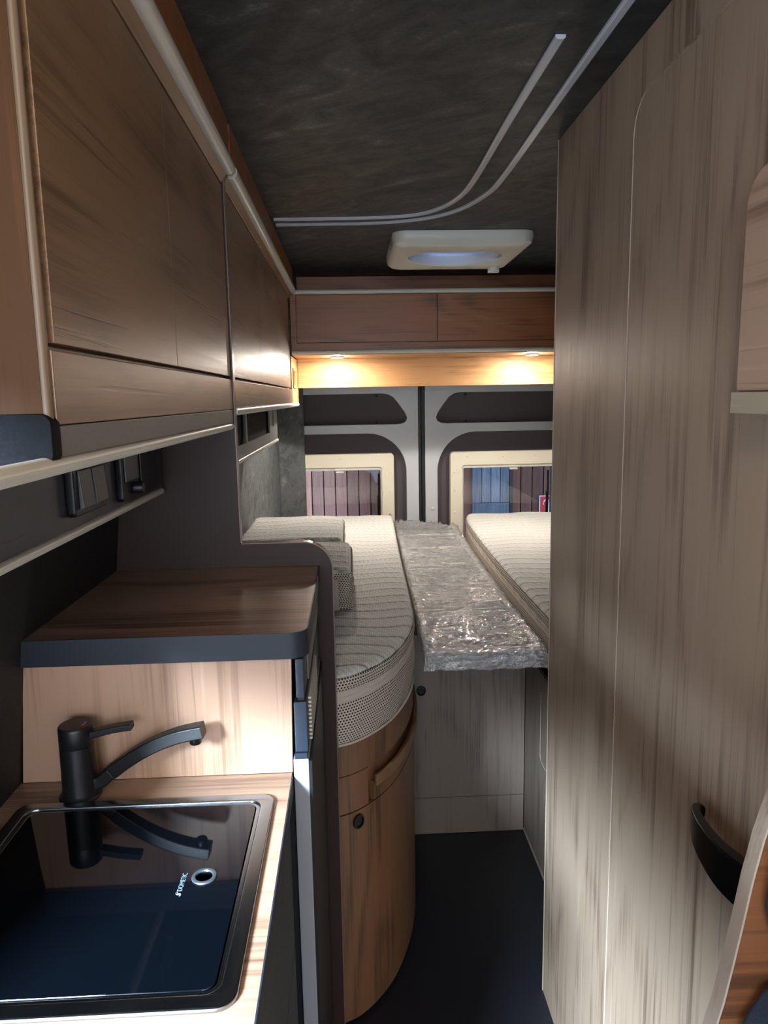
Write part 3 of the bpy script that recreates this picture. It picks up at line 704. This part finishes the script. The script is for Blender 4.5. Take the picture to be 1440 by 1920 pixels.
for k in range(11): MB().box(-0.0812, -0.0765, 1.16 + 0.0, 1.36, 1.030 + k * 0.0072, 1.0335 + k * 0.0072).build('vent_slat', 'white_trim', fg)
ft = thing('worktop', 'raised brown wood top over the fridge with a slate edge', 'worktop', (-0.3, 1.36, 1.23))
op = rrect(-0.534, -0.0765, 1.123, 1.5975, 0.03, 8, (0.0, 0.0, 0.0, 0.030))
ip = rrect(-0.532, -0.0787, 1.1252, 1.5975, 0.03, 8, (0.0, 0.0, 0.0, 0.028))
MB().prism(ip, 'Z', 1.1868, 1.2300).build('top_board', 'fridge_wood', ft)
ob = op[-10:] ; 
edge_out = [p for p in op if p[1] < 1.5974 or p[0] > -0.1]
o1 = [(-0.534, 1.123)] + [p for p in op[-9:]] + [(-0.0765, 1.5975)]
i1 = [(-0.534, 1.1252)] + [p for p in ip[-9:]] + [(-0.0787, 1.5975)]
MB().prism(o1 + list(reversed(i1)), 'Z', 1.1865, 1.2303).build('edge_band', 'band', ft, smooth=True)

# ================================================================ BEDS
# plan curve of the left bed front
CV = catmull([(-0.075, 1.631, 0), (-0.047, 1.638, 0), (-0.005, 1.660, 0), (0.046, 1.712, 0), (0.092, 1.782, 0), (0.132, 1.880, 0), (0.160, 1.985, 0), (0.178, 2.12, 0), (0.184, 2.30, 0), (0.188, 2.50, 0), (0.194, 2.85, 0), (0.206, 3.35, 0), (0.220, 3.80, 0), (0.224, 3.98, 0)], 12)
def resample(c, step):
    out = [c[0]]; acc = 0
    for a, b in zip(c, c[1:]):
        L = (b - a).length; 
        while acc + L >= step:
            t = (step - acc) / L; a = a + (b - a) * t; out.append(a.copy()); L = (b - a).length; acc = 0
            if L < 1e-9: break
        acc += L
    out.append(c[-1]); return out
def normals(c):
    N_ = []
    for i in range(len(c)):
        t = (c[min(i + 1, len(c) - 1)] - c[max(i - 1, 0)]).normalized(); N_.append(Vector((t.y, -t.x, 0)))
    return N_
def wallx(y): return -0.532 + (y - 1.62) * 0.0532 + 0.004
def quilt(x, y, ph):
    w = y + 0.013 * math.sin(x * 22 + ph + 2.1 * math.sin(y * 3.1)) + 0.006 * math.sin(x * 9.0 + y * 14 + ph)
    q = 0.078
    d = (w / q - math.floor(w / q) - 0.5) * q
    return -0.0060 * math.exp(-(d / 0.0055) ** 2) + 0.0028 * (math.cos(2 * PI * d / q) - 1)
def groove_tone(x, y, ph):  # strength of the darker tone that follows each quilt groove
    w = y + 0.013 * math.sin(x * 22 + ph + 2.1 * math.sin(y * 3.1)) + 0.006 * math.sin(x * 9.0 + y * 14 + ph)
    d = (w / 0.078 - math.floor(w / 0.078) - 0.5) * 0.078
    return math.exp(-(d / 0.0034) ** 2)
def add_groove_tone(o, ph):
    at = o.data.attributes.new('groove_tone', 'FLOAT', 'POINT'); wl_ = wloc(o.parent)
    for i, v in enumerate(o.data.vertices): at.data[i].value = groove_tone(v.co.x + wl_.x, v.co.y + wl_.y, ph)

def mattress(name, label, curve, inner, ztop, zlay, zbot, ph, flip=1, group=None):
    c = resample(curve, 0.0052); nn = normals(c)
    t = thing(name, label, 'mattress', (c[len(c) // 2].x, 3.0, zbot), group)
    rows = []
    R0 = 0.020; nx = 46
    for p, q in zip(c, nn):
        e = p - q * R0 * flip; xi = inner(p.y); r = []
        for k in range(nx):
            u = (k / (nx - 1)) ** 0.8
            x = xi + (e.x - xi) * u; y = p.y + (e.y - p.y) * u
            r.append((x, y, ztop + quilt(x, y, ph)))
        for k in range(1, 6):
            a = math.radians(90 - 15 * k); pp = e + q * flip * R0 * math.cos(a)
            r.append((pp.x, pp.y, ztop - R0 + R0 * math.sin(a) + quilt(pp.x, pp.y, ph) * math.sin(a)))
        rows.append(r)
    add_groove_tone(MB().sheet(rows).build('quilted_top', 'knit', t, smooth=True), ph)
    def border(pn, z1, z0, mat, out, bulge):
        rr, uu = [], []; s = 0
        for i, (p, q) in enumerate(zip(c, nn)):
            if i % 2 and i != len(c) - 1: continue
            if rr: s += (p - last).length
            last = p; a = []; b = []
            for k in range(9):
                v = k / 8; w = p + q * flip * (out + bulge * math.sin(PI * v) + 0.0012 * math.sin(s * 55 + v * 7))
                a.append((w.x, w.y, z1 + (z0 - z1) * v)); b.append((s, z0 + (z1 - z0) * v))
            rr.append(a); uu.append(b)
        return MB().sheet(rr, uu).build(pn, mat, t, smooth=True)
    border('mesh_border', ztop - 0.018, zlay + 0.008, 'mesh', -0.001, 0.005)
    border('side_tape', zlay + 0.009, zlay - 0.008, 'tape', -0.002, 0.003)
    border('side_tape', zlay - 0.0075, zlay - 0.022, 'tape', -0.002, 0.002)
    border('lower_mesh_border', zlay - 0.0215, zbot + 0.004, 'mesh', -0.002, 0.006)
    MB().tube([(p.x + q.x * flip * 0.001, p.y + q.y * flip * 0.001, zbot + 0.004) for p, q in list(zip(c, nn))[::4]], 0.0032, 8).build('piping', 'tape', t, smooth=True)
    # core so that it is a closed body
    cc = c[::12] + [c[-1]]; ns = nn[::12] + [nn[-1]]
    poly = [(p.x - q.x * flip * 0.012, p.y - q.y * flip * 0.012) for p, q in zip(cc, ns)]
    MB().prism(poly + [(inner(p.y), p.y) for p in reversed(cc)], 'Z', zbot + 0.001, ztop - 0.012).build('foam_core', 'tape', t)
    return t
mattress('mattress', 'white quilted left mattress with rounded end and mesh sides', CV, wallx, 0.960, 0.900, 0.770, 0.0, group='mattresses on the two beds')
RV = catmull([(0.590, 1.735, 0), (0.590, 2.1, 0), (0.589, 2.6, 0), (0.598, 3.2, 0), (0.618, 3.75, 0), (0.645, 4.0, 0), (0.68, 4.05, 0)], 12)
mattress('mattress', 'white quilted right mattress beside the washroom wall', RV, lambda y: 1.18, 0.945, 0.888, 0.770, 1.7, flip=-1, group='mattresses on the two beds')

# bases
lb = thing('single_bed', 'curved brown wooden bed base under the left mattress', 'bed', (0, 2.4, 0))
cb = resample(CV, 0.02); nb = normals(cb)
cb2 = [(p, q) for p, q in zip(cb, nb) if p.y < 2.45]
def curve_band(name, s0, s1, z0, z1, off, th, mat, par=lb, bevel=0.0015):
    sel = cb2[s0:s1 if s1 is not None else None]
    o = [(p.x + q.x * off, p.y + q.y * off) for p, q in sel]; i = [(p.x + q.x * (off - th), p.y + q.y * (off - th)) for p, q in sel]
    return MB().prism(o + list(reversed(i)), 'Z', z0, z1).build(name, mat, par, bevel=bevel, angle=40)
nC = len(cb2)
poly = [(p.x - q.x * 0.022, p.y - q.y * 0.022) for p, q in cb2]
MB().prism(poly + [(0.17, 4.1), (-0.395, 4.1), (-0.52, 1.624)], 'Z', 0.0, 0.7695).build('carcass', 'bed_wood', lb)
curve_band('top_fascia', 0, None, 0.690, 0.7692, -0.002, 0.018, 'bed_wood')
curve_band('drawer_front', 0, 7, 0.590, 0.6885, -0.002, 0.018, 'bed_wood')
curve_band('drawer_front', 7, None, 0.590, 0.640, -0.002, 0.018, 'bed_wood')
curve_band('pull_recess', 6, None, 0.641, 0.6895, -0.012, 0.008, 'bed_wood')
curve_band('pull_lip', 7, None, 0.630, 0.662, 0.0095, 0.010, wood('wood_lip', 'Z', '#8e6746', '#775538', '#4e3624', 0.4, 3.1, 7), bevel=0.003)
curve_band('door', 0, nC - 9, 0.012, 0.587, -0.002, 0.018, 'bed_wood')
curve_band('side_panel', nC - 9, None, 0.012, 0.587, -0.0035, 0.0165, 'bed_wood')
def knob(par, p, q, z, off=-0.002):
    mb = MB(); c0 = Vector((p.x, p.y, z)) + q * off
    t_ = Vector((-q.y, q.x, 0))
    prof = [(0.0155, 0.0004), (0.0170, 0.003), (0.0160, 0.0055), (0.0125, 0.006), (0.0115, 0.0025), (0.0005, 0.002)]
    rings = [[mb.bm.verts.new(c0 + q * h + t_ * r * math.cos(2 * PI * k / 24) + Vector((0, 0, 1)) * r * 1.15 * math.sin(2 * PI * k / 24)) for k in range(24)] for r, h in prof]
    for A, B in zip(rings, rings[1:]):
        for k in range(24): mb._face([A[k], A[(k + 1) % 24], B[(k + 1) % 24], B[k]])
    mb._face(rings[0]); mb._face(rings[-1])
    return mb.build('knob', 'black', par, smooth=True)
knob(lb, *cb2[4], 0.560)
xb = thing('storage_box', 'pale wood box front at the end of the aisle between the beds', 'cabinet', (0.4, 2.455, 0))
MB().box(0.2045, 0.609, 2.4625, 4.1, 0.0, 0.7695).build('carcass', 'box_wood', xb)
MB().box(0.1985, 0.6085, 2.4545, 2.462, 0.1455, 0.7690).build('door', 'box_wood', xb, bevel=0.001)
MB().box(0.1985, 0.6085, 2.4550, 2.462, 0.001, 0.1430).build('plinth', 'box_wood', xb, bevel=0.001)
knob(xb, Vector((0.232, 2.4545, 0)), Vector((0, -1, 0)), 0.562, 0)
rb = thing('single_bed', 'straight grey wood bed base under the right mattress', 'bed', (0.8, 2.6, 0))
MB().box(0.6165, 1.18, 1.735, 4.1, 0.0, 0.7695).build('carcass', 'box_wood', rb)
sp_ = rrect(1.80, 2.245, 0.39, 0.640, 0.03, 6, (0.03, 0.0, 0.0, 0.03))
MB().prism([(1.736, 0.001), (2.4540, 0.001), (2.4540, 0.70), (1.736, 0.70)], 'X', 0.6105, 0.616).build('side_board', 'box_wood', rb)
plate('hatch_line', rrect(1.80, 2.245, 0.39, 0.9, 0.03, 6, (0, 0, 0, 0.03)), [rrect(1.803, 2.2425, 0.3925, 0.8975, 0.03, 6, (0, 0, 0, 0.028))], 'X', 0.6096, 0.6104, 'edge_wood', rb) if False else MB().tube([(0.6102, 2.2425, 0.63), (0.6102, 2.2425, 0.41), (0.6102, 2.232, 0.395), (0.6102, 2.10, 0.385)], 0.0013, 6).build('hatch_edge', 'edge_wood', rb)
MB().box(0.6075, 0.6160, 1.736, 2.4535, 0.7005, 0.715).build('top_rail', 'charcoal_dark', rb)
MB().box(0.6165, 0.640, 1.736, 2.4535, 0.716, 0.7690).build('mattress_ledge', 'box_wood', rb)
MB().box(0.6085, 0.6104, 1.736, 2.4535, 0.001, 0.012).build('floor_seal', 'edge_wood', rb)

# cushions on the left bed
def cushion(label, x0, x1, y0, y1, z0, z1, ph, seed, side=True):
    t = thing('cushion', label, 'cushion', ((x0 + x1) / 2, (y0 + y1) / 2, z0), 'cushions on the left bed')
    R0 = 0.022; rows = []
    ny, nx = int((y1 - y0) / 0.0052), int((x1 - x0) / 0.008)
    for i in range(ny + 1):
        r = []
        for j in range(nx + 1):
            x = x0 + (x1 - x0) * j / nx; y = y0 + (y1 - y0) * i / ny
            ex = min(x - x0, x1 - x); ey = min(y - y0, y1 - y); dz = 0
            for e in (ex, ey):
                if e < R0: dz += R0 - math.sqrt(max(0, R0 * R0 - (R0 - e) ** 2))
            z = z1 - min(dz, R0 * 1.35) + quilt(x, y, ph) * 0.8 + 0.006 * noise.noise(Vector((x * 5, y * 5, seed))) + 0.004 * math.sin(PI * (x - x0) / (x1 - x0))
            r.append((x, y, z))
        rows.append(r)
    add_groove_tone(MB().sheet(rows).build('quilted_cover', 'knit', t, smooth=True), ph)
    per = rrect(x0, x1, y0, y1, 0.022, 5); P = []
    per.append(per[0])
    for a, b in zip(per, per[1:]):
        a, b = Vector(a), Vector(b); m_ = max(1, int((b - a).length / 0.012))
        for k in range(m_): P.append(a + (b - a) * k / m_)
    P.append(Vector(per[-1])); rr, uu = [], []; s = 0
    for i, p in enumerate(P):
        if i: s += (p - P[i - 1]).length
        cc_ = Vector(((x0 + x1) / 2, (y0 + y1) / 2)); dv = (p - cc_).normalized(); a = []; b = []
        for k in range(10):
            v = k / 9; cr = 0.0045 * math.sin(v * 9 + s * 30) * v + 0.004 * math.sin(v * 14) if side else 0
            a.append((p.x + dv.x * (cr + 0.002), p.y + dv.y * (cr * 0.4 + 0.001), z1 - 0.020 + (z0 + 0.002 - z1 + 0.020) * v)); b.append((s, v * (z1 - z0)))
        rr.append(a); uu.append(b)
    MB().sheet(rr, uu).build('mesh_border', 'mesh', t, smooth=True)
    MB().box(x0 + 0.01, x1 - 0.008, y0 + 0.01, y1 - 0.01, z0 + 0.001, z1 - 0.026).build('foam_core', 'tape', t)
    return t
cz = cushion('grey-shaded quilted cushion lying just behind the divider panel', -0.40, -0.006, 2.140, 2.555, 0.9645, 1.098, 0.5, 2)
MB().box(-0.11, -0.046, 2.121, 2.131, 0.966, 1.062).build('end_flap', 'tape', cz, bevel=0.003)
cushion('white quilted cushion farther back against the grey left wall', -0.425, -0.036, 2.60, 3.13, 0.9645, 1.098, 2.2, 5)

# wrapped slatted panels between the beds
wp = thing('bed_extension', 'slatted bed infill panels wrapped in shiny cling film between the mattresses', 'bed panel', (0.4, 3.1, 0.80))
ys = [2.06, 2.470, 2.825, 3.190, 3.560, 3.910, 4.13]
def xl_(y): return 0.213 + (y - 2.1) * 0.020
def xr_(y): return 0.574 + max(0, (y - 2.6)) * 0.022
for k, (a, b) in enumerate(zip(ys, ys[1:])):
    x0, x1 = xl_(a) + 0.008, xr_(a) - 0.006
    pn = MB().box(x0 + 0.02, x1 - 0.02, a + 0.022, b - 0.018, 0.815, 0.838).build('infill_board', plain('infill_grey', '#65645f', 0.5) if k == 0 else bpy.data.materials['infill_grey'], wp, bevel=0.002)
    plate('panel_frame', rrect(x0, x1, a + 0.006, b - 0.006, 0.022), [rrect(x0 + 0.022, x1 - 0.022, a + 0.024, b - 0.020, 0.010)], 'Z', 0.808, 0.852, 'rail_wood', wp, bevel=0.004)
    MB().box(x0 + 0.004, x1 - 0.004, b - 0.0055, b + 0.0045, 0.808, 0.842).build('joint_strip', 'black_matte', wp)
MB().box(0.225, 0.56, 2.47, 4.10, 0.7705, 0.8065).build('support_frame', 'rail_wood', wp)
def film():
    mb = MB(); rows = []
    c_y = 330; cx = 110
    Y0, Y1 = 2.040, 4.150
    for i in range(c_y + 1):
        v = i / c_y; y = Y0 + (Y1 - Y0) * v; r = []
        xa, xb = xl_(y) - 0.002, xr_(y) + 0.002
        # distance to the nearest strap line
        ds = min(abs(y - q) for q in ys[1:-1])
        pinch = 0.013 * math.exp(-(ds / 0.009) ** 2)
        for j in range(cx + 1):
            u = j / cx
            s = u * (xb - xa + 0.10) - 0.05; L = xb - xa
            if s < 0: x = xa - 0.002; z = 0.858 + s
            elif s > L: x = xb + 0.002; z = 0.858 - (s - L)
            else: x = xa + s; z = 0.858
            edge = min(max(s, 0), max(L - s, 0)); 
            z -= 0.010 * (1 - min(edge / 0.012, 1)) ** 2
            sag = 0.007 * min(1, edge / 0.05) * min(1, ds / 0.03)
            q1 = noise.noise(Vector((x * 8 + y * 3, y * 80 - x * 14, 1.3))); q2 = noise.noise(Vector((x * 60, y * 110, 5.3))); q3 = noise.noise(Vector((x * 16 - y * 20, y * 38 + x * 14, 9.1)))
            z += -sag - pinch + 0.0062 * (1 - abs(q1) * 2.4) + 0.0022 * q2 + 0.0032 * (1 - 2 * abs(q3)) - 0.0045
            x += 0.004 * q3 * (1 if edge < 0.01 else 0.3) ; yy = y + 0.004 * q2
            if y < 2.052: z -= 0.003
            if y > 4.0: z += 0.014 * (y - 4.0) / 0.15 * abs(noise.noise(Vector((x * 30, y * 22, 2)))) * 4
            r.append((x, yy, z))
        if i == 0:
            for k in range(12, 0, -1):
                dz = 0.060 * k / 12
                rows.append([(p[0] + 0.003 * math.sin(dz * 200 + p[0] * 60), p[1] - 0.004 + 0.010 * noise.noise(Vector((p[0] * 22, dz * 60, 3))) , max(p[2] - dz, 0.799) - 0.004 * noise.noise(Vector((p[0] * 40, dz * 50, 7)))) for p in r])
        rows.append(r)
    return mb.sheet(rows)
film().build('cling_film', 'film', wp, smooth=True)
mb = MB()
for k in range(14):   # crumpled loose ends of film
    cx_, cy_ = 0.26 + random.random() * 0.28, 4.06 + random.random() * 0.08; w = 0.03 + random.random() * 0.04
    rows = []
    for i in range(9):
        rows.append([(cx_ - w + 2 * w * j / 9, cy_ + 0.012 * noise.noise(Vector((j * 0.9, i * 0.7, k))) + (i - 4) * 0.004, 0.868 + 0.045 * noise.noise(Vector((j * 0.6, i * 0.5, k * 3.3))) + 0.006 * (k % 3)) for j in range(10)])
    mb.sheet(rows)
mb.build('film_crumple', 'film', wp, smooth=False)

# ================================================================ RIGHT FOREGROUND
# door handle (curved lever, hooked tip)
hl = []
hp = catmull([(0.452, 0.715, 1.035), (0.437, 0.765, 1.036), (0.435, 0.805, 1.037), (0.440, 0.845, 1.0375), (0.450, 0.875, 1.037), (0.462, 0.889, 1.036), (0.470, 0.889, 1.035)], 6)
mb = MB(); n_ = len(hp); prof = []
for i in range(n_):
    u = i / (n_ - 1); hw = 0.024 * (1 - u) ** 0.8 + 0.0065; th = 0.0065 * (1 - u) + 0.0035
    prof.append(rrect(-th, th, -hw, hw, 0.003, 3))
mb.sweep(hp, prof)
hd = mb.build('door_handle', 'black', dr, bevel=0.0006, label='curved black lever handle')
MB().lathe([(0.026, XR - 0.0038), (0.026, XR - 0.010), (0.020, XR - 0.013), (0.013, XR - 0.014), (0.013, 0.452), (0.001, 0.452)], (0, 0.722, 1.035), 'X', 28).build('handle_rose', 'black', dr, smooth=True)
MB().lathe([(0.001, 0.4287), (0.003, 0.4292), (0.0032, 0.4305)], (0, 0.782, 1.036), 'X', 12).build('screw', 'steel', hd, smooth=True)

# small wall cabinet top right
wc = thing('wall_cabinet', 'pale wood wall cabinet on the washroom wall, upper right edge', 'cabinet', (0.45, 0.5, 1.6))
MB().prism(rrect(0.15, 0.803, 1.6005, 1.832, 0.03, 8, (0.038, 0.0, 0.0, 0.0)), 'X', 0.4325, XR - 0.004).build('cabinet_body', 'wallcab_wood', wc, bevel=0.004)
MB().box(0.4295, XR - 0.004, 0.15, 0.806, 1.5765, 1.600).build('bottom_board', wood('wood_shelf_board', 'Y', '#b9b19d', '#a0957f', '#7b6f5c', 0.45, 6.1, 8), wc, bevel=0.001)
# seat side with upholstery, lower right
sd = thing('seat_side', 'curved wooden side panel of a seat, lower right edge', 'seat', (0.45, 0.62, 0))
lft = [(0.262, 0.55), (0.300, 0.78), (0.330, 0.925), (0.342, 0.976), (0.350, 1.010), (0.357, 1.050), (0.364, 1.093), (0.371, 1.139), (0.3795, 1.183), (0.391, 1.225), (0.41, 1.262), (0.44, 1.285)]
MB().prism(lft + [(0.481, 1.29), (0.481, 0.55)], 'Y', 0.6105, 0.622).build('side_panel', 'bench_wood', sd, bevel=0.001)
mb = MB(); mb.prism(lft + list(reversed([(x + 0.0026, z - 0.001) for x, z in lft])), 'Y', 0.6045, 0.6245)
MB().prism([(x - 0.0012, z) for x, z in lft] + list(reversed([(x + 0.0012, z) for x, z in lft])), 'Y', 0.6055, 0.6245).build('edge_band', 'edge_wood', sd, bevel=0.0008)
mb.bm.free()
def pad(name, outline, y0, y1, par):
    MB().prism(outline, 'Y', y0, y1).build(name, 'cushion_blue', par, bevel=0.009, seg=3)
pad('backrest_cushion', [(0.3795, 1.12), (0.386, 1.095), (0.40, 1.075), (0.42, 1.066), (0.478, 1.066), (0.478, 1.26), (0.40, 1.25), (0.385, 1.20)], 0.54, 0.604, sd)
pad('seat_cushion', [(0.355, 0.90), (0.357, 0.955), (0.366, 0.998), (0.383, 1.030), (0.41, 1.047), (0.478, 1.052), (0.478, 0.86)], 0.52, 0.604, sd)
MB().box(0.33, 0.480, 0.49, 0.6095, 0.0, 0.84).build('seat_base', 'bench_wood', sd)

# ================================================================ OUTSIDE, seen through the rear windows
MB().box(-4, 5.5, 4.5, 6.2, -0.62, -0.60).build('yard_ground', 'asphalt', kind='structure')
ow = setting('wall_outside', (0, 6, -0.6))
MB().box(-3.0, 5.0, 6.03, 6.10, -0.6, 3.0).build('wall_backing', 'niche_black', ow)
x = -1.20; k = 0; proto = None
while x < 3.2:
    w = 0.0975
    if not (1.03 <= x + 0.01 and x + w <= 1.40):
        if proto is None:
            proto = MB().box(0, w - 0.009, 6.0, 6.028, -0.6, 2.4).build('plank', 'plank', ow, bevel=0.003)
            proto.location.x = x
        else:
            c = proto.copy(); COL.objects.link(c); c.parent = ow; c.location.x = x + 0.0
            c.location.y = random.uniform(-0.004, 0.004)
    x += w
od = thing('outside_bluish_planks', 'bluish planks on the brown wall outside the right window', 'door', (1.2, 6, -0.6))  # bluish planks and a dark post in front of the brown wall
for k in range(4): MB().box(1.012 + k * 0.079, 1.086 + k * 0.079, 5.965, 5.985, 0.72, 2.0).build('bluish_plank', 'plank_blue', od, bevel=0.002)
MB().box(1.012, 1.323, 5.960, 5.985, -0.6, 0.715).build('lower_panel', 'plank_blue', od, bevel=0.003)
MB().box(1.325, 1.350, 5.95, 5.985, -0.6, 2.05).build('dark_post', 'seal', od)
sg = thing('extinguisher_sign', 'small red and white fire extinguisher sign on the outside wall', 'sign', (1.66, 5.98, 0.68))
MB().box(1.585, 1.745, 5.985, 5.995, 0.585, 0.765).build('sign_border', 'white_sign', sg)
MB().box(1.592, 1.738, 5.982, 5.9848, 0.592, 0.758).build('sign_field', 'red_sign', sg)
MB().prism(rrect(1.640, 1.685, 0.602, 0.700, 0.012), 'Y', 5.979, 5.9818).build('extinguisher_symbol', 'white_sign', sg)
MB().tube([(1.662, 5.9805, 0.70), (1.662, 5.9805, 0.728), (1.640, 5.9805, 0.735), (1.622, 5.9805, 0.715), (1.618, 5.9805, 0.69)], 0.005, 8).build('hose_symbol', 'white_sign', sg)
